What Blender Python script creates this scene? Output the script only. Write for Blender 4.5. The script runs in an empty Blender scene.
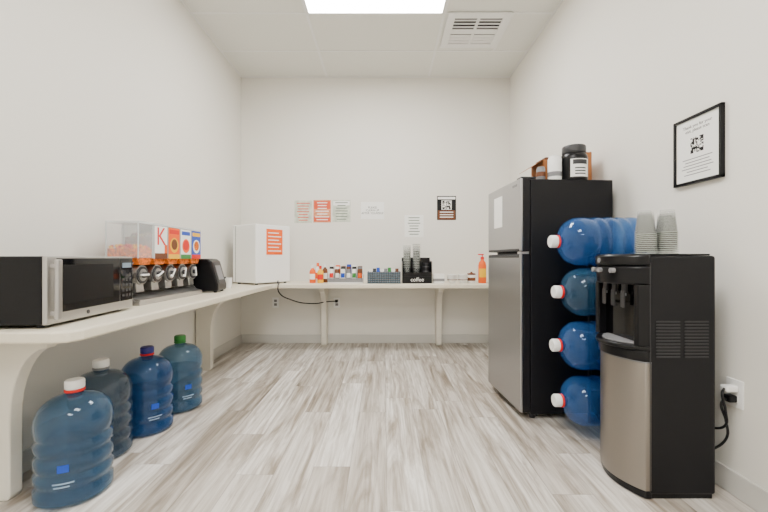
import bpy, bmesh, math, random
from mathutils import Vector, Matrix
random.seed(4)
R=math.radians
scn=bpy.context.scene
COL=scn.collection
# ------------------------------------------------ materials
def mat(name,col,rough=0.5,metal=0.0,trans=0.0,ior=1.45,emit=None,estr=0,alpha=1.0,coat=0,bump=0,bscale=40,var=0):
    m=bpy.data.materials.new(name); m.use_nodes=True
    nt=m.node_tree; b=nt.nodes['Principled BSDF']
    c=tuple(col)+(1,)
    b.inputs['Base Color'].default_value=c
    b.inputs['Roughness'].default_value=rough
    b.inputs['Metallic'].default_value=metal
    b.inputs['Transmission Weight'].default_value=trans
    b.inputs['IOR'].default_value=ior
    b.inputs['Alpha'].default_value=alpha
    b.inputs['Coat Weight'].default_value=coat
    if emit:
        b.inputs['Emission Color'].default_value=tuple(emit)+(1,)
        b.inputs['Emission Strength'].default_value=estr
    if bump or var:
        tc=nt.nodes.new('ShaderNodeTexCoord'); n=nt.nodes.new('ShaderNodeTexNoise')
        n.inputs['Scale'].default_value=bscale; n.inputs['Detail'].default_value=4
        nt.links.new(tc.outputs['Object'],n.inputs['Vector'])
        if bump:
            bp=nt.nodes.new('ShaderNodeBump'); bp.inputs['Strength'].default_value=bump; bp.inputs['Distance'].default_value=0.01
            nt.links.new(n.outputs['Fac'],bp.inputs['Height']); nt.links.new(bp.outputs['Normal'],b.inputs['Normal'])
        if var:
            r=nt.nodes.new('ShaderNodeValToRGB')
            r.color_ramp.elements[0].position=0.35; r.color_ramp.elements[1].position=0.65
            r.color_ramp.elements[0].color=tuple(max(0,x*(1-var)) for x in col)+(1,)
            r.color_ramp.elements[1].color=tuple(min(1,x*(1+var)) for x in col)+(1,)
            nt.links.new(n.outputs['Fac'],r.inputs['Fac']); nt.links.new(r.outputs['Color'],b.inputs['Base Color'])
    return m
def S(r,g,b): # sRGB 0-255 -> linear
    f=lambda c:(c/255/12.92) if c/255<0.04045 else ((c/255+0.055)/1.055)**2.4
    return (f(r),f(g),f(b))
M={}
M['wall']=mat('wall_paint',S(228,225,217),0.75,bump=0.06,bscale=180)
M['ceil']=mat('ceiling_tile',S(226,226,220),0.9,bump=0.25,bscale=120,var=0.03)
M['grid']=mat('ceiling_grid_white',S(232,232,230),0.6)
M['base']=mat('baseboard_vinyl',S(205,203,197),0.5,var=0.02,bscale=5)
M['counter']=mat('cream_laminate',S(222,214,194),0.35,var=0.02,bscale=60)
M['bracket']=mat('bracket_cream',S(226,221,208),0.5,var=0.02,bscale=8)
M['black']=mat('black_plastic',(0.004,0.004,0.005),0.28,bump=0.02,bscale=300)
M['blackm']=mat('black_matte',(0.0045,0.0045,0.006),0.5,bump=0.03,bscale=400)
for k in ('black','blackm'): M[k].node_tree.nodes['Principled BSDF'].inputs['Specular IOR Level'].default_value=0.3
M['gloss']=mat('black_glass',(0.003,0.003,0.004),0.05)
M['dark']=mat('dark_gray',(0.025,0.025,0.028),0.45)
M['gray']=mat('mid_gray',(0.2,0.2,0.21),0.4)
M['white']=mat('white_plastic',S(238,238,236),0.35)
M['paper']=mat('paper',S(240,240,236),0.8)
M['red']=mat('red',S(215,20,10),0.5)
M['orange']=mat('orange',S(240,95,5),0.5)
M['yellow']=mat('yellow',S(240,185,20),0.5)
M['blue']=mat('blue',S(20,70,180),0.4)
M['navy']=mat('navy',S(40,40,120),0.4)
M['green']=mat('green',S(50,130,55),0.4)
M['brown']=mat('brown',S(105,58,30),0.6)
M['teal']=mat('teal_basket',S(70,95,110),0.7,bump=0.8,bscale=60,var=0.4)
M['cardb']=mat('cardboard',S(165,105,60),0.8,var=0.1,bscale=12)
M['cereal']=mat('cereal',S(215,105,15),0.8,bump=1.0,bscale=70,var=0.5)
M['cereal_r']=mat('cereal_red',S(200,50,25),0.8)
M['cereal_y']=mat('cereal_yellow',S(235,175,40),0.8)
M['clear']=mat('clear_plastic',(0.85,0.88,0.89),0.05,alpha=0.15)
M['clearedge']=mat('clear_plastic_edge',(0.75,0.78,0.78),0.1,alpha=0.6)
M['cup']=mat('clear_cup_plastic',(0.45,0.47,0.44),0.12,alpha=0.16)
M['cuprim']=mat('clear_cup_rim',(0.5,0.53,0.48),0.15,alpha=0.65)
M['emit']=mat('diffuser',(1,1,1),0.5,emit=(1.0,0.975,0.94),estr=38)
M['screen']=mat('lcd_screen',(0.1,0.12,0.14),0.2,emit=(0.35,0.5,0.6),estr=0.4)
def steel(name,col,rough):
    m=mat(name,col,rough,1.0); nt=m.node_tree; b=nt.nodes['Principled BSDF']
    tc=nt.nodes.new('ShaderNodeTexCoord'); mp=nt.nodes.new('ShaderNodeMapping'); mp.inputs['Scale'].default_value=(4,4,400)
    n=nt.nodes.new('ShaderNodeTexNoise'); n.inputs['Scale'].default_value=1.5; n.inputs['Detail'].default_value=3
    bp=nt.nodes.new('ShaderNodeBump'); bp.inputs['Strength'].default_value=0.06; bp.inputs['Distance'].default_value=0.004
    nt.links.new(tc.outputs['Object'],mp.inputs['Vector']); nt.links.new(mp.outputs[0],n.inputs['Vector'])
    nt.links.new(n.outputs['Fac'],bp.inputs['Height']); nt.links.new(bp.outputs['Normal'],b.inputs['Normal'])
    return m
M['steel']=steel('stainless_steel',(0.42,0.42,0.43),0.32)
M['steel2']=steel('brushed_silver',(0.50,0.49,0.48),0.36)
M['steel3']=steel('bronze_silver',(0.30,0.275,0.25),0.4)
def bottlemat(name,body,tint,fac):
    m=bpy.data.materials.new(name); m.use_nodes=True; nt=m.node_tree; b=nt.nodes['Principled BSDF']; out=nt.nodes['Material Output']
    b.inputs['Base Color'].default_value=tuple(body)+(1,); b.inputs['Roughness'].default_value=0.07; b.inputs['Coat Weight'].default_value=1.0; b.inputs['Coat Roughness'].default_value=.03
    t=nt.nodes.new('ShaderNodeBsdfTransparent'); t.inputs[0].default_value=tuple(tint)+(1,)
    lw=nt.nodes.new('ShaderNodeLayerWeight'); lw.inputs['Blend'].default_value=0.3
    mr=nt.nodes.new('ShaderNodeMapRange'); mr.inputs['To Min'].default_value=fac; mr.inputs['To Max'].default_value=min(1,fac+.5)
    mx=nt.nodes.new('ShaderNodeMixShader'); L=nt.links.new
    L(lw.outputs['Facing'],mr.inputs['Value']); L(mr.outputs[0],mx.inputs[0]); L(t.outputs[0],mx.inputs[1]); L(b.outputs[0],mx.inputs[2]); L(mx.outputs[0],out.inputs['Surface'])
    return m
M['bslate']=bottlemat('bottle_slate_blue',S(62,96,125),(.50,.68,.82),.34)
M['bslate2']=bottlemat('bottle_gray_blue',S(70,88,106),(.52,.63,.74),.38)
M['bblue']=bottlemat('bottle_blue',S(30,76,128),(.33,.55,.82),.38)
M['bblue2']=bottlemat('bottle_bright_blue',S(48,100,165),(.42,.66,.93),.30)
M['bteal']=bottlemat('bottle_teal_blue',S(52,92,125),(.42,.62,.76),.32)
M['water']=bottlemat('water_volume',S(60,100,135),(.70,.84,.93),.18)
# floor
def floor_mat():
    m=bpy.data.materials.new('vinyl_plank_floor'); m.use_nodes=True; nt=m.node_tree; b=nt.nodes['Principled BSDF']; L=nt.links.new
    def N(t,**k):
        n=nt.nodes.new(t)
        for a,v in k.items(): setattr(n,a,v)
        return n
    def math_(op,a,b_=None):
        n=N('ShaderNodeMath',operation=op)
        for i,v in enumerate((a,b_)):
            if v is None: continue
            if isinstance(v,(int,float)): n.inputs[i].default_value=v
            else: L(v,n.inputs[i])
        return n.outputs[0]
    tc=N('ShaderNodeTexCoord'); sp=N('ShaderNodeSeparateXYZ'); L(tc.outputs['Object'],sp.inputs[0])
    xr=math_('DIVIDE',math_('ADD',sp.outputs[0],10.03),0.178); row=math_('FLOOR',xr); fx=math_('FRACT',xr)
    wn=N('ShaderNodeTexWhiteNoise',noise_dimensions='1D'); L(row,wn.inputs['W'])
    yr=math_('ADD',math_('DIVIDE',math_('ADD',sp.outputs[1],20),1.22),math_('MULTIPLY',wn.outputs['Value'],7.3))
    pid=math_('FLOOR',yr); fy=math_('FRACT',yr)
    cb=N('ShaderNodeCombineXYZ'); L(row,cb.inputs[0]); L(pid,cb.inputs[1])
    w2=N('ShaderNodeTexWhiteNoise',noise_dimensions='3D'); L(cb.outputs[0],w2.inputs['Vector'])
    rp0=N('ShaderNodeValToRGB'); e=rp0.color_ramp.elements
    e[0].position=0; e[0].color=S(192,185,176)+(1,); e[1].position=1; e[1].color=S(230,227,222)+(1,)
    L(w2.outputs['Value'],rp0.inputs['Fac'])
    sc=N('ShaderNodeVectorMath',operation='SCALE'); sc.inputs['Scale'].default_value=31; L(w2.outputs['Color'],sc.inputs[0])
    ad=N('ShaderNodeVectorMath',operation='ADD'); L(tc.outputs['Object'],ad.inputs[0]); L(sc.outputs[0],ad.inputs[1])
    def grain(scale,detail,dist,p0,p1,c0,seed):
        mp=N('ShaderNodeMapping'); mp.inputs['Scale'].default_value=scale; mp.inputs['Location'].default_value=(seed,seed,0); L(ad.outputs[0],mp.inputs['Vector'])
        n=N('ShaderNodeTexNoise'); n.inputs['Scale'].default_value=1; n.inputs['Detail'].default_value=detail; n.inputs['Roughness'].default_value=.6; n.inputs['Distortion'].default_value=dist
        L(mp.outputs[0],n.inputs['Vector'])
        r=N('ShaderNodeValToRGB'); r.color_ramp.elements[0].position=p0; r.color_ramp.elements[1].position=p1
        r.color_ramp.elements[0].color=c0+(1,); r.color_ramp.elements[1].color=(1,1,1,1); L(n.outputs['Fac'],r.inputs['Fac'])
        return n,r
    n1,r1=grain((10,1.1,1),5,1.2,.33,.56,S(172,160,146),0)
    n2,r2=grain((55,2.2,1),6,.3,.32,.60,S(188,180,170),3)
    m1=N('ShaderNodeMix',data_type='RGBA',blend_type='MULTIPLY'); m1.inputs[0].default_value=.9; L(rp0.outputs[0],m1.inputs[6]); L(r1.outputs[0],m1.inputs[7])
    m2=N('ShaderNodeMix',data_type='RGBA',blend_type='MULTIPLY'); m2.inputs[0].default_value=.75; L(m1.outputs[2],m2.inputs[6]); L(r2.outputs[0],m2.inputs[7])
    sx=math_('MINIMUM',fx,math_('SUBTRACT',1,fx)); sy=math_('MINIMUM',fy,math_('SUBTRACT',1,fy))
    seam=math_('MINIMUM',math_('MULTIPLY',sx,.178),math_('MULTIPLY',sy,1.22))
    mr=N('ShaderNodeMapRange'); mr.inputs['From Min'].default_value=.0005; mr.inputs['From Max'].default_value=.0022; mr.inputs['To Min'].default_value=.66; mr.inputs['To Max'].default_value=1; L(seam,mr.inputs['Value'])
    m3=N('ShaderNodeMix',data_type='RGBA',blend_type='MULTIPLY'); m3.inputs[0].default_value=1; L(m2.outputs[2],m3.inputs[6]); L(mr.outputs[0],m3.inputs[7])
    L(m3.outputs[2],b.inputs['Base Color'])
    b.inputs['Roughness'].default_value=0.36
    bp=N('ShaderNodeBump'); bp.inputs['Strength'].default_value=0.08; bp.inputs['Distance'].default_value=0.003
    L(n2.outputs['Fac'],bp.inputs['Height']); L(bp.outputs['Normal'],b.inputs['Normal'])
    return m
M['floor']=floor_mat()
# ------------------------------------------------ helpers
def empty(name,loc=(0,0,0),rot=(0,0,0)):
    e=bpy.data.objects.new(name,None); e.location=loc; e.rotation_euler=rot; e.empty_display_size=0.05
    COL.objects.link(e); return e
def mk(name,bm,m,parent=None,bevel=0,smooth=False,seg=2,loc=None,rot=None):
    bmesh.ops.recalc_face_normals(bm,faces=bm.faces)
    me=bpy.data.meshes.new(name); bm.to_mesh(me); bm.free()
    if smooth:
        for p in me.polygons: p.use_smooth=True
    o=bpy.data.objects.new(name,me); COL.objects.link(o)
    if m: me.materials.append(M[m] if isinstance(m,str) else m)
    if parent: o.parent=parent
    if loc: o.location=loc
    if rot: o.rotation_euler=rot
    if bevel:
        b=o.modifiers.new('bev','BEVEL'); b.width=bevel; b.segments=seg; b.limit_method='ANGLE'; b.angle_limit=R(40)
    if smooth:
        try: me.set_sharp_from_angle(angle=R(40))
        except Exception: pass
    return o
def box(p,name,lo,hi,m,bevel=0,rot=None,seg=2):
    c=[(lo[i]+hi[i])/2 for i in range(3)]; s=[abs(hi[i]-lo[i]) for i in range(3)]
    bm=bmesh.new(); bmesh.ops.create_cube(bm,size=1,matrix=Matrix.Diagonal((s[0],s[1],s[2],1)))
    return mk(name,bm,m,p,bevel,loc=c,rot=rot,seg=seg)
def cyl(p,name,c,r,h,m,axis='z',r2=None,seg=32,bevel=0):
    bm=bmesh.new(); bmesh.ops.create_cone(bm,cap_ends=True,segments=seg,radius1=r,radius2=r if r2 is None else r2,depth=h)
    rot={'z':(0,0,0),'x':(0,R(90),0),'y':(R(90),0,0)}[axis]
    return mk(name,bm,m,p,bevel,True,loc=c,rot=rot)
def lathe(p,name,prof,m,loc=(0,0,0),rot=(0,0,0),seg=48,a0=0,a1=360,closed=True):
    bm=bmesh.new(); full=(a1-a0)>=360; n=seg if full else seg+1
    rings=[]
    for r,z in prof:
        if r<1e-6: rings.append([bm.verts.new((0,0,z))]); continue
        rings.append([bm.verts.new((r*math.cos(R(a0+(a1-a0)*i/seg)),r*math.sin(R(a0+(a1-a0)*i/seg)),z)) for i in range(n)])
    for A,B in zip(rings[:-1],rings[1:]):
        cnt=seg
        for i in range(cnt):
            j=(i+1)%n
            if len(A)==1 and len(B)==1: continue
            if len(A)==1: bm.faces.new((A[0],B[i],B[j]))
            elif len(B)==1: bm.faces.new((A[i],A[j],B[0]))
            else: bm.faces.new((A[i],A[j],B[j],B[i]))
    return mk(name,bm,m,p,0,True,loc=loc,rot=rot)
def prism(p,name,poly,plane,a,b,m,bevel=0,smooth=False):
    bm=bmesh.new()
    def P(u,v,w): return {'xy':(u,v,w),'xz':(u,w,v),'yz':(w,u,v)}[plane]
    A=[bm.verts.new(P(u,v,a)) for u,v in poly]; B=[bm.verts.new(P(u,v,b)) for u,v in poly]
    bm.faces.new(A); bm.faces.new(B[::-1]); n=len(poly)
    for i in range(n): bm.faces.new((A[i],A[(i+1)%n],B[(i+1)%n],B[i]))
    return mk(name,bm,m,p,bevel,smooth)
def tube(p,name,pts,r,m,cyc=False,smoothc=True):
    cu=bpy.data.curves.new(name,'CURVE'); cu.dimensions='3D'; cu.bevel_depth=r; cu.bevel_resolution=3; cu.use_fill_caps=True
    sp=cu.splines.new('BEZIER' if smoothc else 'POLY')
    if smoothc:
        sp.bezier_points.add(len(pts)-1)
        for q,b in zip(pts,sp.bezier_points): b.co=q; b.handle_left_type=b.handle_right_type='AUTO'
    else:
        sp.points.add(len(pts)-1)
        for q,b in zip(pts,sp.points): b.co=tuple(q)+(1,)
    sp.use_cyclic_u=cyc
    o=bpy.data.objects.new(name,cu); COL.objects.link(o); cu.materials.append(M[m]); o.parent=p
    return o
def txt(p,body,loc,size,m,rot=(R(90),0,0),name='lettering'):
    cu=bpy.data.curves.new(name,'FONT'); cu.body=body; cu.size=size; cu.extrude=0.0003; cu.align_x='CENTER'; cu.align_y='CENTER'
    cu.materials.append(M[m]); o=bpy.data.objects.new(name,cu); COL.objects.link(o); o.parent=p; o.location=loc; o.rotation_euler=rot
    return o
LW,RW,BW,FW,H=-1.716,1.51,4.5,-2.4,3.19
CT=0.745
# ------------------------------------------------ room
box(None,'floor',(LW-0.1,FW-0.1,-0.1),(RW+0.1,BW+0.1,0),'floor')
box(None,'ceiling',(LW-0.1,FW-0.1,H),(RW+0.1,BW+0.1,H+0.1),'ceil')
box(None,'wall_left',(LW-0.1,FW-0.1,0),(LW,BW+0.1,H),'wall')
box(None,'wall_right',(RW,FW-0.1,0),(RW+0.1,BW+0.1,H),'wall')
box(None,'wall_back',(LW,BW,0),(RW,BW+0.1,H),'wall')
box(None,'wall_front',(LW,FW-0.1,0),(RW,FW,H),'wall')
box(None,'baseboard_left',(LW,FW,0),(LW+0.012,BW,0.105),'base',0.004)
box(None,'baseboard_right',(RW-0.012,FW,0),(RW,BW,0.105),'base',0.004)
box(None,'baseboard_back',(LW+0.012,BW-0.012,0),(RW-0.012,BW,0.105),'base',0.004)
g=empty('trim_ceiling_grid')
w=0.012; z0,z1=H-0.004,H-0.0002
for i in range(-9,2):
    y=3.93+0.61*i
    if FW<y<BW: box(g,'tbar_cross',(LW,y-w,z0),(RW,y+w,z1),'grid')
for x in (-0.685,0.535):
    box(g,'tbar_main',(x-w,FW,z0-0.0004),(x+w,BW,z1),'grid')
box(g,'tbar_short',(1.145-w,3.32,z0-0.0003),(1.145+w,3.93,z1),'grid')
for nm,lo,hi in (('angle_l',(LW,FW,z0-.002),(LW+.018,BW,z1)),('angle_r',(RW-.018,FW,z0-.002),(RW,BW,z1)),('angle_b',(LW,BW-.018,z0-.002),(RW,BW,z1))):
    box(g,nm,lo,hi,'grid')
for y0 in (2.71,0.27,-1.56):
    f=empty('ceiling_light_panel')
    box(f,'diffuser',(-0.665,y0+.02,H-0.012),(0.515,y0+.59,H-0.006),'emit')
    for lo,hi in (((-0.685,y0,H-.016),(-0.66,y0+.61,H-.005)),((0.51,y0,H-.016),(0.535,y0+.61,H-.005)),((-0.66,y0,H-.016),(0.51,y0+.022,H-.005)),((-0.66,y0+.588,H-.016),(0.51,y0+.61,H-.005))):
        box(f,'frame_rail',lo,hi,'grid')
# vent
v=empty('ceiling_air_vent',(0.855,3.57,H))
box(v,'dark_back',(-.24,-.22,-.008),(.24,.22,-.0045),'dark')
for lo,hi in (((-.285,-.27,-.02),(-.215,.27,-.004)),((.215,-.27,-.02),(.285,.27,-.004)),((-.215,-.27,-.02),(.215,-.20,-.004)),((-.215,.20,-.02),(.215,.27,-.004))):
    box(v,'frame_edge',lo,hi,'grid',0.003)
for i in range(8):
    y=-.168+.048*i
    if i in (3,4):
        continue
    box(v,'louver',(-.215,y-.014,-.018),(.215,y+.014,-.012),'grid',rot=(R(18 if i<4 else -18),0,0))
box(v,'center_plate',(-.215,-.035,-.018),(.215,.035,-.010),'grid')
box(v,'divider',(-.012,-.20,-.019),(.012,.20,-.009),'grid')
# ------------------------------------------------ countertop
CX=-1.167; CY=3.92; q=.003
poly=[(LW+q,1.39),(CX-.07,1.39),(CX-.02,1.41),(CX,1.46),(CX,CY-.03),(CX+.03,CY),(RW-q,CY),(RW-q,BW-q),(LW+q,BW-q)]
prism(None,'countertop',poly,'xy',CT-0.045,CT,'counter',0.008)
def bracket(loc,rotz):
    e=empty('counter_bracket',loc,(0,0,rotz))
    pr=[(0,0),(0.125,0),(0.135,0.02),(0.135,0.34)]
    for i in range(1,9):
        a=R(90*i/8); pr.append((0.135+0.15*(1-math.cos(a)),0.34+0.30*math.sin(a)))
    pr+=[(0.285,CT-.047),(0,CT-.047)]
    prism(e,'support_panel',pr,'xz',-0.03,0.03,'bracket',0.006)
    return e
bracket((LW+.013,1.60,0),0); bracket((LW+.013,3.42,0),0)
bracket((-0.70,BW-.013,0),R(-90)); bracket((0.64,BW-.013,0),R(-90))
# ------------------------------------------------ water bottles
M['lprint']=mat('label_print',S(170,195,220),.5,alpha=.7)
def bottle(loc,rot,m,capm='white',ringm='red',label=True,spin=0,fill=0):
    e=empty('water_jug',loc,rot)
    Rr=0.138
    pr=[(0,0.012),(0.09,0.012),(0.105,0.0),(0.122,0.004),(Rr,0.02)]
    for k,(zz) in enumerate([0.075,0.135,0.205,0.265]):
        pr+=[(Rr,zz-.018),(Rr-.009,zz-.006),(Rr-.009,zz+.006),(Rr,zz+.018)]
    pr+=[(Rr,0.325)]
    for i in range(1,10):
        a=R(82*i/9); pr.append((0.034+(Rr-0.034)*math.cos(a)**0.95,0.325+0.105*math.sin(a)))
    pr+=[(0.034,0.436),(0.028,0.440),(0.028,0.46),(0,0.46)]
    lathe(e,'body',pr,m,seg=56)
    if fill:
        lathe(e,'water',[(0,.016),(.122,.016),(.126,.03),(.126,fill),(0,fill)],'water',seg=40)
    lathe(e,'neck_ring',[(0,0.441),(.033,.441),(.037,.443),(.037,.451),(.033,.453),(0,.453)],ringm)
    lathe(e,'cap',[(0,.454),(.034,.454),(.036,.458),(.036,.486),(.031,.492),(0,.492)],capm)
    if label:
        for k,(za,zb,aa,ab,mm) in enumerate([(.108,.114,-16,14,'lprint'),(.094,.100,-14,8,'lprint'),(.155,.185,-9,7,'blue')]):
            lathe(e,'label_print',[(Rr+.0012,za),(Rr+.0012,zb)],mm,a0=spin+aa,a1=spin+ab,seg=10)
    return e
bottle((-1.348,1.635,0),(0,0,0),'bslate','white','red',True,-65,.31)
bottle((-1.475,1.955,0),(0,0,0),'bslate2','white','gray',False)
bottle((-1.415,2.24,0),(0,0,0),'bblue','navy','red',True,-40,.25)
bottle((-1.395,2.565,0),(0,0,0),'bslate','green','green',True,-40,.28)
# rack with bottles
BY=2.16; zs=[1.115,0.825,0.518,0.20]
rk=empty('water_jug_rack')
for x in (1.27,1.44):
    for y in (BY-.157,BY+.157):
        cyl(rk,'post',(x,y,0.515),0.009,1.03,'blackm','z',seg=12)
for n_,z in enumerate(zs):
    for x in (1.27,1.44):
        if n_==0:
            pts=[(x,BY-.157,z-.088)]+[(x,BY-0.146*math.cos(R(a)),z-0.146*math.sin(R(a))) for a in range(40,141,20)]+[(x,BY+.157,z-.088)]
        else:
            pts=[(x,BY-.157,z)]+[(x,BY-0.146*math.cos(R(a)),z-0.146*math.sin(R(a))) for a in range(10,171,16)]+[(x,BY+.157,z)]
        tube(rk,'cradle',pts,0.006,'blackm')
    zr=z-.088 if n_==0 else z
    for y in (BY-.157,BY+.157):
        cyl(rk,'side_rail',(1.355,y,zr),0.006,0.19,'blackm','x',seg=10)
for i,z in enumerate(zs):
    bottle((1.455+[0,.02,.01,.022][i]-.008,BY,z),(0,R(-90),0),['bblue2','bteal','bblue2','bblue2'][i],'white','red',True,[160,170,150,165][i])
# ------------------------------------------------ fridge
f=empty('refrigerator',(0.862,2.36,0),(0,0,R(3.4)))
box(f,'cabinet',(.065,0.004,.03),(.605,.596,1.52),'blackm',.006)
box(f,'toe_kick',(.075,.03,.012),(.12,.57,.05),'dark')
for x in (.09,.56):
    for y in (.04,.56): cyl(f,'foot',(x,y,.015),.018,.03,'dark')
for nm,a,b in (('lower',.045,1.045),('freezer',1.062,1.525)):
    box(f,nm+'_door_core',(.012,0,a),(.06,.60,b),'blackm',.005)
    box(f,nm+'_door_skin',(-.004,-0.001,a+.001),(.013,.601,b-.001),'steel',.006)
box(f,'freezer_pocket_handle',(-.007,.02,1.064),(.0,.58,1.080),'dark',.003)
box(f,'lower_pocket_handle',(-.007,.02,1.022),(.0,.58,1.043),'dark',.003)
box(f,'hinge_cover',(.01,.02,1.526),(.11,.09,1.538),'dark',.004)
box(f,'middle_hinge',(-.006,-.004,1.046),(.05,.04,1.061),'steel2')
box(f,'memo_sheet',(-.0065,.30,1.24),(-.0045,.46,1.46),'paper')
box(f,'badge',(-.0065,.05,1.48),(-.0045,.12,1.495),'gray')
FT=1.5205
# top of fridge
j=empty('protein_powder_jar',(1.25,2.47,FT))
lathe(j,'jar',[(0,0),(.077,0),(.083,.006),(.083,.150),(.077,.172),(.066,.182),(0,.182)],'black')
lathe(j,'label',[(.0842,.02),(.0842,.135)],'paper',a0=-130,a1=-45,seg=16)
lathe(j,'label_head',[(.0846,.10),(.0846,.13)],'dark',a0=-120,a1=-55,seg=10)
for k in range(3): lathe(j,'label_text',[(.0846,.035+.018*k),(.0846,.043+.018*k)],'dark',a0=-112,a1=-64,seg=10)
lathe(j,'lid',[(0,.183),(.070,.183),(.072,.188),(.072,.226),(.068,.232),(0,.232)],'dark')
j=empty('drink_can',(1.12,2.46,FT))
lathe(j,'can',[(0,0),(.034,0),(.043,.01),(.043,.145),(.036,.161),(.036,.165),(0,.163)],'white')
lathe(j,'can_band',[(.0435,.03),(.0435,.06)],'gray')
j=empty('drink_can',(1.045,2.50,FT))
lathe(j,'can',[(0,0),(.022,0),(.028,.01),(.028,.088),(.023,.10),(.023,.104),(0,.102)],'gray')
lathe(j,'can_band',[(.0285,.04),(.0285,.07)],'brown')
j=empty('cardboard_box',(1.27,2.70,FT),(0,0,R(2)))
box(j,'bottom',(-.17,-.1,0),(.17,.1,.006),'cardb')
box(j,'front',(-.17,-.1,0.006),(.17,-.094,.18),'cardb'); box(j,'rear',(-.17,.094,.006),(.17,.1,.18),'cardb')
box(j,'left_side',(-.17,-.094,.006),(-.164,.094,.18),'cardb'); box(j,'right_side',(.164,-.094,.006),(.17,.094,.24),'cardb')
prism(j,'open_flap',[(-.17,.18),(-.166,.183),(-.262,.125),(-.265,.12)],'xz',-.094,.094,'cardb')
box(j,'raised_flap',(.0,-.1,.181),(.17,-.096,.235),'cardb')
box(j,'contents',(-.15,-.08,.006),(.0,.08,.205),'brown',.01)
# ------------------------------------------------ water dispenser
d=empty('water_dispenser',(1.116,1.58,0))
W=0.32; D=0.285
box(d,'cabinet',(0,0,0.02),(D,W,1.03),'blackm',.012,seg=3)
box(d,'base_plinth',(-.01,.01,0),(D-.01,W-.01,.0195),'black')
def bulge(x0,amt,y0=0,y1=W,n=14,side=.012):
    p=[(side,y1),(side,y0)]
    for i in range(n+1):
        t=i/n; p.append((x0-amt*math.sin(math.pi*t)**0.8, y0+(y1-y0)*t))
    return p
prism(d,'lower_door',bulge(-.012,.066),'xy',.035,.575,'steel3',0.003,True)
prism(d,'door_base_trim',bulge(-.010,.060),'xy',.004,.033,'black',0.002,True)
prism(d,'door_top_lip',bulge(-.013,.070),'xy',.5755,.5795,'gray',0,True)
prism(d,'drip_tray_housing',bulge(-.014,.080),'xy',.580,.625,'black',.006,True)
prism(d,'drip_tray_rim',bulge(-.016,.096),'xy',.626,.645,'black',.005,True)
prism(d,'drip_grille',bulge(-.012,.075,.04,W-.04),'xy',.6455,.650,'gray',.001,True)
prism(d,'control_head',bulge(-.014,.095),'xy',.905,.985,'black',.008,True)
prism(d,'control_head_top',bulge(-.010,.108),'xy',.986,1.037,'black',.012,True)
box(d,'alcove_cheek',(-.045,0.0,.645),(.01,.03,.906),'black',.004)
box(d,'alcove_cheek',(-.045,W-.03,.645),(.01,W,.906),'black',.004)
box(d,'alcove_back',(-.008,.03,.652),(-.001,W-.03,.905),'gloss')
for y in (.09,.16,.23):
    cyl(d,'tap',(-.045,y,.885),.012,.04,'dark',seg=16)
    cyl(d,'tap_tip',(-.045,y,.86),.008,.015,'gray',seg=16)
    box(d,'push_lever',(-.056,y-.014,.80),(-.05,y+.014,.875),'dark',.003)
for k,y in enumerate((.09,.16,.23)):
    cyl(d,'button',(-.114+ (.0 if k==1 else .014),y,.965),.011,.02,'gray','x',seg=20)
box(d,'top_trim',(-.0,.012,1.0305),(D-.015,W-.012,1.038),'black',.003)
for a,b in ((.03,.13),(.15,.25)):
    for k in range(12):
        box(d,'vent_slat',(a,-.004,.60+.0135*k),(b,-.0002,.606+.0135*k),'dark')
box(d,'side_seam',(.004,-.0015,.03),(.007,-.0002,1.0),'dark')
cyl(d,'logo_disc',(-.1185,.16,1.01),.011,.003,'gray','x',seg=20)
# cups (inverted stacks)
def cupstack(loc,n=9,r=.037,h=.100,step=.0085):
    e=empty('plastic_cup_stack',loc)
    for k in range(n):
        z=k*step
        lathe(e,'cup_wall',[(r*1.0,z+.003),(r*.97,z+.02),(r*.74,z+h-.004),(r*.70,z+h),(0,z+h)],'cup',seg=28)
        lathe(e,'cup_rim',[(r*.99,z),(r*1.07,z),(r*1.07,z+.003),(r*.99,z+.003)],'cuprim',seg=28)
    return e
cupstack((1.165,1.665,1.0385),11); cupstack((1.250,1.655,1.0385),12); cupstack((1.212,1.745,1.0385),13); cupstack((1.302,1.74,1.0385),11)
# outlet right + plug
o=empty('wall_outlet',(RW,1.61,.44))
box(o,'plate',(-.006,-.038,-.06),(0,.038,.06),'white',.002)
for z in (-.022,.022): box(o,'receptacle',(-.009,-.017,z-.015),(-.006,.017,z+.015),'paper',.003)
c=empty('power_cord')
box(c,'plug_black',(RW-.045,1.59,.405),(RW-.0095,1.625,.435),'black',.005)
box(c,'plug_white',(RW-.06,1.585,.45),(RW-.0095,1.622,.476),'white',.006)
tube(c,'cord_black',[(RW-.045,1.607,.42),(RW-.07,1.60,.40),(RW-.06,1.59,.33),(RW-.05,1.60,.25),(RW-.085,1.64,.18),(RW-.09,1.75,.12)],.005,'black')
tube(c,'cord_loop',[(RW-.058,1.60,.463),(RW-.085,1.58,.45),(RW-.08,1.57,.38),(RW-.07,1.585,.31),(RW-.09,1.66,.27)],.005,'black')
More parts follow.
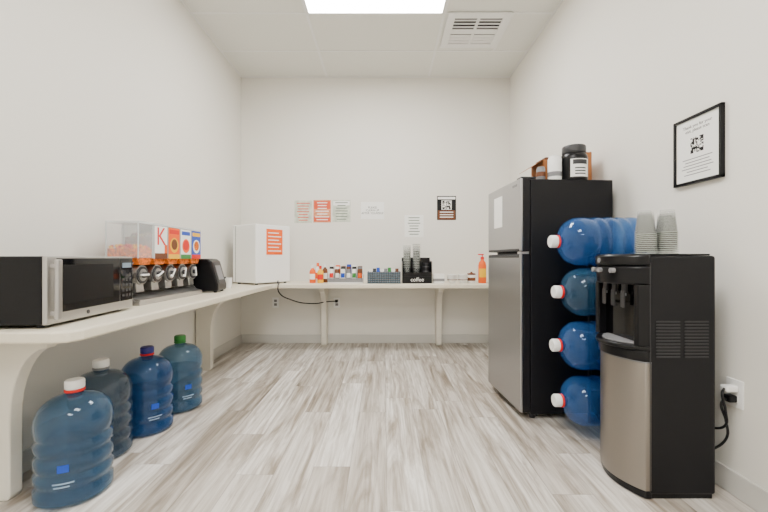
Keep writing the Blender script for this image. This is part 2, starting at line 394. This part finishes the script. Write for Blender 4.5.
# ------------------------------------------------ framed notice
e=empty('framed_notice',(RW,1.795,1.545))
hw,hh=.138,.165
box(e,'backing',(-.010,-hw+.005,-hh+.005),(-.001,hw-.005,hh-.005),'black')
box(e,'sheet',(-.012,-hw+.014,-hh+.014),(-.0101,hw-.014,hh-.014),'paper')
for lo,hi in (((-.02,-hw,-hh),(-.001,-hw+.014,hh)),((-.02,hw-.014,-hh),(-.001,hw,hh)),((-.02,-hw,-hh),(-.001,hw,-hh+.014)),((-.02,-hw,hh-.014),(-.001,hw,hh))):
    box(e,'frame_rail',lo,hi,'black',.002)
rr=(R(90),0,R(-90))
txt(e,'Thank you for your\nvisit, please scan',(-.0124,0,.105),.021,'dark',rr)
def qr(p,cx,cz,s,axis='x',n=13,pos=-.0125,m='black'):
    bm=bmesh.new(); rng=random.Random(7); c=s/n
    for i in range(n):
        for k in range(n):
            on=rng.random()<.5
            for (a,b) in ((1,1),(1,n-2),(n-2,1)):
                if abs(i-a)<2 and abs(k-b)<2: on= True
            if on:
                u=cx-s/2+i*c; w_=cz-s/2+k*c
                if axis=='x': vs=[(pos,u,w_),(pos,u+c,w_),(pos,u+c,w_+c),(pos,u,w_+c)]
                else: vs=[(u,pos,w_),(u+c,pos,w_),(u+c,pos,w_+c),(u,pos,w_+c)]
                bm.faces.new([bm.verts.new(x) for x in vs])
    mk('qr_code',bm,m,p)
qr(e,0,.02,.075)
for k in range(6):
    hw2=[.085,.07,.08,.09,.06,.075][k]
    box(e,'text_line',(-.0127,-hw2,-.045-.015*k),(-.0122,hw2,-.041-.015*k),'gray')
# ------------------------------------------------ microwave
m=empty('microwave',(-1.30,1.45,CT),(0,0,R(5)))
mw,md,mh=.57,.345,.282
box(m,'cabinet',(-md,0,.014),(-.022,mw,mh),'black',.006)
for x in (-md+.04,-.06):
    for y in (.05,mw-.05): cyl(m,'foot',(x,y,.007),.014,.0138,'dark')
box(m,'front_bezel',(-.022,0,.014),(-.002,mw,mh),'steel2',.004)
box(m,'door_glass',(-.004,.045,.055),(.0,.455,mh-.008),'gloss',.002)
box(m,'window_frame',(-.001,.075,.085),(.0008,.40,mh-.035),'black')
box(m,'control_panel',(-.004,.46,.055),(.0,mw-.006,mh-.008),'gloss',.002)
box(m,'display',(0,.475,.225),(.0006,mw-.02,.25),'screen')
for r_ in range(5):
    for c_ in range(3): box(m,'key',(0,.474+.028*c_,.075+.027*r_),(.0006,.492+.028*c_,.090+.027*r_),'dark')
box(m,'door_handle',(.012,.012,.03),(.03,.036,mh-.012),'steel2',.005)
box(m,'handle_mount',(-.003,.014,.05),(.014,.032,.065),'steel2'); box(m,'handle_mount',(-.003,.014,mh-.045),(.014,.032,mh-.03),'steel2')
for k in range(9): box(m,'side_vent',(-.29+.014*k,-.001,.06),(-.284+.014*k,.001,.12),'dark')
cyl(m,'brand_mark',(.0,.225,.036),.009,.002,'dark','x',seg=16)
# ------------------------------------------------ cereal dispenser
d=empty('cereal_dispenser',(-1.40,2.15,CT))
pit=.148; n=5
box(d,'base_tray',(-.22,0,0),(.0,pit*n,.025),'steel2',.004)
box(d,'catch_ramp',(-.12,.005,.03),(.0,pit*n-.005,.045),'steel2',rot=(0,R(14),0))
box(d,'rear_panel',(-.225,0,.025),(-.21,pit*n,.25),'steel2',.003)
for nm,y in (('end_panel',0.0),('end_panel',pit*n-.006)):
    prism(d,nm,[(-.21,.025),(-.03,.025),(-.10,.10),(-.04,.25),(-.21,.25)],'xz',y,y+.006,'steel2')
labs=[None,('paper','red','K'),('orange','yellow',''),('paper','orange',''),('blue','paper','')]
for i in range(n):
    yc=pit*(i+.5)
    cyl(d,'drum',(-.12,yc,.175),.058,.17,'steel2','x')
    cyl(d,'drum_face',(-.032,yc,.175),.05,.006,'dark','x')
    cyl(d,'drum_ring',(-.0285,yc,.175),.036,.003,'steel2','x')
    cyl(d,'knob_hub',(-.022,yc,.175),.018,.02,'dark','x',seg=20)
    box(d,'knob_wing',(-.024,yc-.034,.169),(-.008,yc+.034,.181),'white',.004,rot=(R(25*i),0,0))
    prism(d,'chute',[(-.16,.13),(-.05,.13),(-.045,.075),(-.09,.075)],'xz',yc-.035,yc+.035,'steel2',.003)
    prism(d,'hopper_funnel',[(yc-.045,.235),(yc+.045,.235),(yc+.068,.275),(yc-.068,.275)],'yz',-.19,-.02,'cereal')
    bx0,bx1,by0,by1=-.20,-.012,yc-.069,yc+.069
    t=.003; fh=[.065,.14,.16,.12,.14][i]
    box(d,'canister_front',(bx1-t,by0,.275),(bx1,by1,.475),'clear'); box(d,'canister_rear',(bx0,by0,.275),(bx0+t,by1,.475),'clear')
    box(d,'canister_side',(bx0+t,by0,.275),(bx1-t,by0+t,.475),'clear'); box(d,'canister_side',(bx0+t,by1-t,.275),(bx1-t,by1,.475),'clear')
    for ex in (bx0-.001,bx1-.004):
        for ey in (by0-.001,by1-.004): box(d,'canister_edge',(ex,ey,.274),(ex+.005,ey+.005,.476),'clearedge')
    box(d,'canister_lid',(bx0-.003,by0-.002,.476),(bx1+.003,by1+.002,.490),'clearedge',.003)
    box(d,'cereal_fill',(bx0+.006,by0+.006,.277),(bx1-.006,by1-.006,.277+fh-.012),'cereal')
    rng=random.Random(i); zt=.277+fh
    for cmn in ('cereal','cereal_r','cereal_y'):
        bm=bmesh.new()
        for k in range(45):
            side=rng.random()
            if side<.55: p_=(rng.uniform(bx0+.018,bx1-.018),rng.uniform(by0+.018,by1-.018),zt+rng.uniform(-.012,.008))
            elif side<.8: p_=(rng.uniform(bx0+.014,bx1-.014),by0+.0145,rng.uniform(.29,zt))
            else: p_=(bx1-.0145,rng.uniform(by0+.014,by1-.014),rng.uniform(.29,zt))
            bmesh.ops.create_icosphere(bm,subdivisions=1,radius=rng.uniform(.007,.011),matrix=Matrix.Translation(p_))
        mk('cereal_pieces',bm,cmn,d)
    if labs[i]:
        a,b,t_=labs[i]
        y0_,y1_=by0+.003,by1-.003; X=bx1+.0015
        box(d,'label_card',(X,y0_,.27),(X+.0015,y1_,.474),a)
        if t_:
            txt(d,t_,(X+.0022,yc,.405),.16,b,(R(90),R(0),R(90)))
            box(d,'label_band',(X+.0016,y0_,.27),(X+.0022,y1_,.305),'brown')
            box(d,'label_side_band',(X+.0016,y1_-.03,.305),(X+.0022,y1_,.36),'orange')
        else:
            box(d,'label_header',(X+.0016,y0_+.01,.435),(X+.0022,y1_-.01,.462),{2:'red',3:'blue',4:'yellow'}[i])
            bm=bmesh.new(); bmesh.ops.create_circle(bm,cap_ends=True,segments=28,radius=.05)
            mk('bowl_artwork',bm,b,d,loc=(X+.0024,yc,.36),rot=(0,R(90),0))
            bm=bmesh.new(); bmesh.ops.create_circle(bm,cap_ends=True,segments=28,radius=.036)
            mk('flakes_artwork',bm,{2:'brown',3:'red',4:'cereal'}[i],d,loc=(X+.0028,yc,.365),rot=(0,R(90),0))
            box(d,'label_footer',(X+.0016,y0_,.27),(X+.0022,y1_,.30),{2:'yellow',3:'green',4:'red'}[i])
# ------------------------------------------------ toaster
t=empty('toaster',(-1.315,2.97,CT),(0,0,R(6)))
prism(t,'body',[(-.27,.012),(0,.012),(.0,.06),(-.05,.245),(-.075,.268),(-.24,.268),(-.27,.24)],'xz',0,.22,'black',.012)
prism(t,'slanted_panel',[(.0015,.07),(-.046,.235),(-.0475,.235),(-.0,.07)],'xz',.03,.19,'dark')
prism(t,'panel_display',[(-.006,.10),(-.038,.215),(-.040,.215),(-.008,.10)],'xz',.05,.17,'gray')
for y in (.06,.13): box(t,'toast_slot',(-.23,y,.266),(-.09,y+.03,.2695),'gray')
box(t,'lever',(-.01,.215,.10),(-.04,.24,.115),'dark',.004)
for x in (-.24,-.03):
    for y in (.03,.19): cyl(t,'foot',(x,y,.006),.012,.0125,'dark')
e=empty('paper_cup',(-1.42,3.42,CT)); lathe(e,'cup',[(0,0.002),(.026,.0),(.036,.09),(.039,.092),(.036,.094),(.034,.09),(.025,.006),(0,.006)],'white')
# ------------------------------------------------ mini fridge (white)
e=empty('mini_fridge',(-1.30,3.80,CT),(0,0,R(-35)))
a,b,h=.40,.45,.625
box(e,'cabinet',(-a+.05,0,.015),(0,b,h),'white',.012,seg=3)
box(e,'door',(-a,0,.015),(-a+.043,b,h),'white',.014,seg=3)
box(e,'door_gasket',(-a+.043,.006,.022),(-a+.05,b-.006,h-.008),'dark')
for x in (-a+.06,-.04):
    for y in (.04,b-.04): cyl(e,'foot',(x,y,.0075),.015,.015,'dark')
box(e,'notice',(.0,.13,.31),(.0022,.34,.58),'otext' if 'otext' in M else 'orange')
for k in range(6):
    box(e,'notice_line',(.0022,.15,.345+.038*k),(.0028,.32-.03*(k%2),.355+.038*k),'paper')
c=empty('appliance_cord')
tube(c,'cord',[(-1.14,4.03,CT+.03),(-1.13,3.99,CT+.006),(-1.10,3.93,CT+.007),(-1.10,3.895,CT-.01),(-1.09,3.89,CT-.08),(-.98,3.98,CT-.17),(-.8,4.2,CT-.235),(-.64,4.4,CT-.235),(-.565,BW-.03,CT-.24)],.006,'black')
box(c,'plug',(-.585,BW-.04,.49),(-.55,BW-.0095,.52),'black',.004)
for X in (-.566,-1.30):
    o=empty('wall_outlet',(X,BW,.485))
    box(o,'plate',(-.038,-.006,-.06),(.038,0,.06),'white',.002)
    for z in (-.022,.022): box(o,'receptacle',(-.017,-.009,z-.015),(.017,-.006,z+.015),'gray',.003)
# ------------------------------------------------ wall notices
def notice(name,x0,y0,x1,y1,bg,lines,band=None):
    k=83.33
    X0,X1=(x0-384)/k,(x1-384)/k; Z1,Z0=1.02+(258-y0)/k,1.02+(258-y1)/k
    e=empty(name,((X0+X1)/2,BW,(Z0+Z1)/2)); w_,h_=(X1-X0)/2,(Z1-Z0)/2
    box(e,'sheet',(-w_,-.003,-h_),(w_,-.0005,h_),bg)
    if band:
        for (a,b,mm) in band: box(e,'colour_band',(-w_*.92,-.0036,-h_+2*h_*a),(w_*.92,-.003,-h_+2*h_*b),mm)
    rng=random.Random(int(x0)); nl=7
    if lines:
        for i in range(nl):
            zz=-h_*.75+i*h_*1.5/(nl-1); q=w_*rng.uniform(.45,.8)
            box(e,'text_line',(-q,-.0044,zz-h_*.04),(q,-.0037,zz+h_*.04),lines)
    return e,w_,h_
M['pale']=mat('pale_print',S(200,205,190),0.8,var=.18,bscale=18)
M['paleo']=mat('pale_orange_print',S(215,140,105),0.8,var=.2,bscale=25)
M['ltext']=mat('light_text',S(110,125,110),0.8)
M['otext']=mat('orange_text',S(215,85,50),0.8)
notice('wall_notice',294.5,200.5,312,223,'pale','otext')
notice('wall_notice',313.5,200,331,222.5,'paleo','paper',[(.60,.95,'otext'),(.05,.25,'otext')])
notice('wall_notice',332.5,200,350.5,222,'pale','ltext',[(.75,.95,'paper')])
e,w_,h_=notice('wall_notice',361,202,384,219,'paper',None)
txt(e,'PLEASE\nCLEAN UP\nAFTER YOURSELF',(0,-.0042,0),.034,'black')
e,w_,h_=notice('wall_notice',404.5,215,423.5,237,'paper','ltext')
e,w_,h_=notice('qr_code_poster',437,196,456,220,'black',None,[(.02,.40,'brown'),(.86,.96,'paper')])
box(e,'qr_backing',(-.06,-.0046,-.02),(.06,-.0038,.09),'paper'); qr(e,0,.035,.1,'y',pos=-.0048)
for k in range(3): box(e,'text_line',(-.08,-.0044,-.055-.03*k),(.08,-.0037,-.045-.03*k),'paper')
# ------------------------------------------------ back counter items
Z=CT
def simple_bottle(name,x,y,r,h,body,cap,pump=False,lab=None):
    e=empty(name,(x,y,Z))
    lathe(e,'bottle',[(0,0),(r*.92,0),(r,.006),(r,h*.6),(r*.85,h*.7),(r*.4,h*.78),(r*.38,h*.84),(0,h*.84)],body,seg=28)
    lathe(e,'cap',[(0,h*.82),(r*.45,h*.82),(r*.42,h*.9 if pump else h),(0,h*.9 if pump else h)],cap,seg=24)
    if lab: lathe(e,'label',[(r+.001,h*.2),(r+.001,h*.5)],lab,a0=-150,a1=-30,seg=14)
    if pump:
        cyl(e,'pump_stem',(0,0,h*.93),r*.13,h*.1,cap,seg=12)
        box(e,'pump_nozzle',(-r*1.1,-r*.25,h*.96),(r*.35,r*.25,h),cap,.003)
    return e
simple_bottle('coffee_creamer_bottle',-.79,4.15,.034,.20,'orange','white',lab='paper')
simple_bottle('coffee_creamer_bottle',-.70,4.13,.034,.19,'yellow','red',lab='red')
simple_bottle('coffee_creamer_bottle',-.75,4.25,.034,.22,'paper','orange',lab='orange')
simple_bottle('coffee_creamer_bottle',-.665,4.23,.030,.21,'brown','white',lab='paper')
# condiment caddy
e=empty('condiment_caddy',(-.42,4.16,Z))
box(e,'tray',(-.19,-.09,0),(.19,.09,.012),'white',.003)
box(e,'front_lip',(-.19,-.09,.012),(.19,-.083,.055),'gray'); box(e,'rear_panel',(-.19,.083,.012),(.19,.09,.17),'white')
for x in (-.19,-.0635,.0565,.183): box(e,'divider',(x,-.083,.012),(x+.007,.083,.10),'white')
cm=['paper','brown','paper','gray','white','brown']
for i in range(6):
    x=-.155+.062*i
    lathe(e,'jar',[(0,.013),(.025,.013),(.026,.02),(.026,.145),(.022,.155),(0,.155)],cm[i],loc=(x,-.04,0),seg=20)
    lathe(e,'jar_label',[(.0265,.06),(.0265,.11)],['red','paper','blue','paper','green','orange'][i],loc=(x,-.04,0),seg=12,a0=-140,a1=-40)
    lathe(e,'jar_lid',[(0,.155),(.024,.155),(.024,.18),(0,.18)],['dark','white','dark','brown','dark','gray'][i],loc=(x,-.04,0),seg=20)
    box(e,'packet_bundle',(x-.025,.01,.013),(x+.022,.06,.205-.01*(i%3)),['paper','orange','brown','blue','paper','brown'][i],.004)
# basket
e=empty('snack_basket',(-.0,4.14,Z))
for lo,hi in (((-.18,-.09,0),(.18,.09,.006)),((-.18,-.09,.006),(.18,-.08,.125)),((-.18,.08,.006),(.18,.09,.125)),((-.18,-.08,.006),(-.17,.08,.125)),((.17,-.08,.006),(.18,.08,.125))):
    box(e,'woven_wall',lo,hi,'teal',.002)
for k in range(5):
    tube(e,'weave_band',[(-.181,-.092,.02+.024*k),(.181,-.092,.02+.024*k)],.0035,'gray',smoothc=False)
for k in range(15):
    tube(e,'weave_strut',[(-.172+.0245*k,-.094,.005),(-.172+.0245*k,-.094,.122)],.0025,'dark',smoothc=False)
for k in range(8):
    x=-.145+.041*k
    box(e,'snack_packet',(x-.018,-.05+.02*(k%2),.01),(x+.018,-.03+.02*(k%2),.15+.01*(k%3)),['paper','dark','blue','paper','gray','green','paper','brown'][k],.004,rot=(R(-6),0,R(5*(k%3-1))))
# cup & lid organizer
e=empty('cup_and_lid_organizer',(.36,4.16,Z))
box(e,'base',(-.16,-.1,0),(.16,.1,.075),'black',.003)
box(e,'rear',(-.16,.09,.075),(.16,.1,.28),'black',.002)
for x in (-.16,-.057,.05,.154): box(e,'divider',(x,-.1,.075),(x+.006,.09,.24),'black')
box(e,'front_rail',(-.154,-.1,.075),(.154,-.094,.12),'black')
txt(e,'coffee',(0,-.1008,.04),.06,'paper')
for i,x in enumerate((-.105,.0,.105)):
    if i<2:
        for k in range(14 if i==0 else 15):
            z=.077+.018*k
            lathe(e,'cup',[(0,z),(.030,z),(.042,z+.1)],'cup',loc=(x,0,0),seg=24)
            lathe(e,'cup_rim',[(.042,z+.1),(.045,z+.1),(.045,z+.096)],'cuprim',loc=(x,0,0),seg=24)
    else:
        for k in range(12):
            z=.077+.012*k
            lathe(e,'lid',[(0,z+.01),(.036,z+.01),(.038,z),(.044,z),(.044,z+.003)],'dark' if k%4 else 'gray',loc=(x,0,0),seg=24)
e=empty('tea_box',(.60,4.13,Z)); box(e,'carton',(-.06,-.035,0),(.06,.035,.095),'paper',.002); box(e,'carton_band',(-.061,-.036,.02),(.061,.036,.05),'gray'); box(e,'lid_flap',(-.061,-.036,.093),(.061,.036,.10),'white',.001)
def bowls(x,k,r=.06):
    e=empty('bowl_stack',(x,4.10,Z))
    for i in range(k):
        z=.02*i
        lathe(e,'bowl',[(0,z+.001),(r*.5,z),(r*.55,z+.006),(r*.85,z+.03),(r,z+.055),(r*.97,z+.055),(r*.8,z+.032),(r*.5,z+.010),(0,z+.008)],'white',seg=32)
    lathe(e,'bowl_stripe',[(r*.93,.035),(r*.97,.043)],'brown',seg=32)
bowls(.745,3,.055); bowls(.86,3,.055)
e=empty('sugar_canister',(.965,4.14,Z)); lathe(e,'jar',[(0,0),(.04,0),(.043,.005),(.043,.085),(.04,.09),(0,.09)],'paper'); lathe(e,'lid',[(0,.091),(.045,.091),(.045,.105),(.012,.11),(.012,.122),(0,.124)],'brown'); lathe(e,'stripe',[(.0437,.025),(.0437,.06)],'brown')
simple_bottle('hand_soap_bottle',1.08,4.12,.043,.32,'orange','red',True,'yellow')
# ------------------------------------------------ camera / world
w=bpy.data.worlds.new('World'); scn.world=w; w.use_nodes=True
w.node_tree.nodes['Background'].inputs[0].default_value=(0.9,0.95,1,1); w.node_tree.nodes['Background'].inputs[1].default_value=0.3
cam=bpy.data.cameras.new('camera'); co=bpy.data.objects.new('camera',cam); COL.objects.link(co)
co.location=(0,0,1.02); co.rotation_euler=(R(90),0,0); cam.sensor_width=36; cam.lens=375/768*36; cam.shift_y=2/768; cam.clip_start=0.05
scn.camera=co
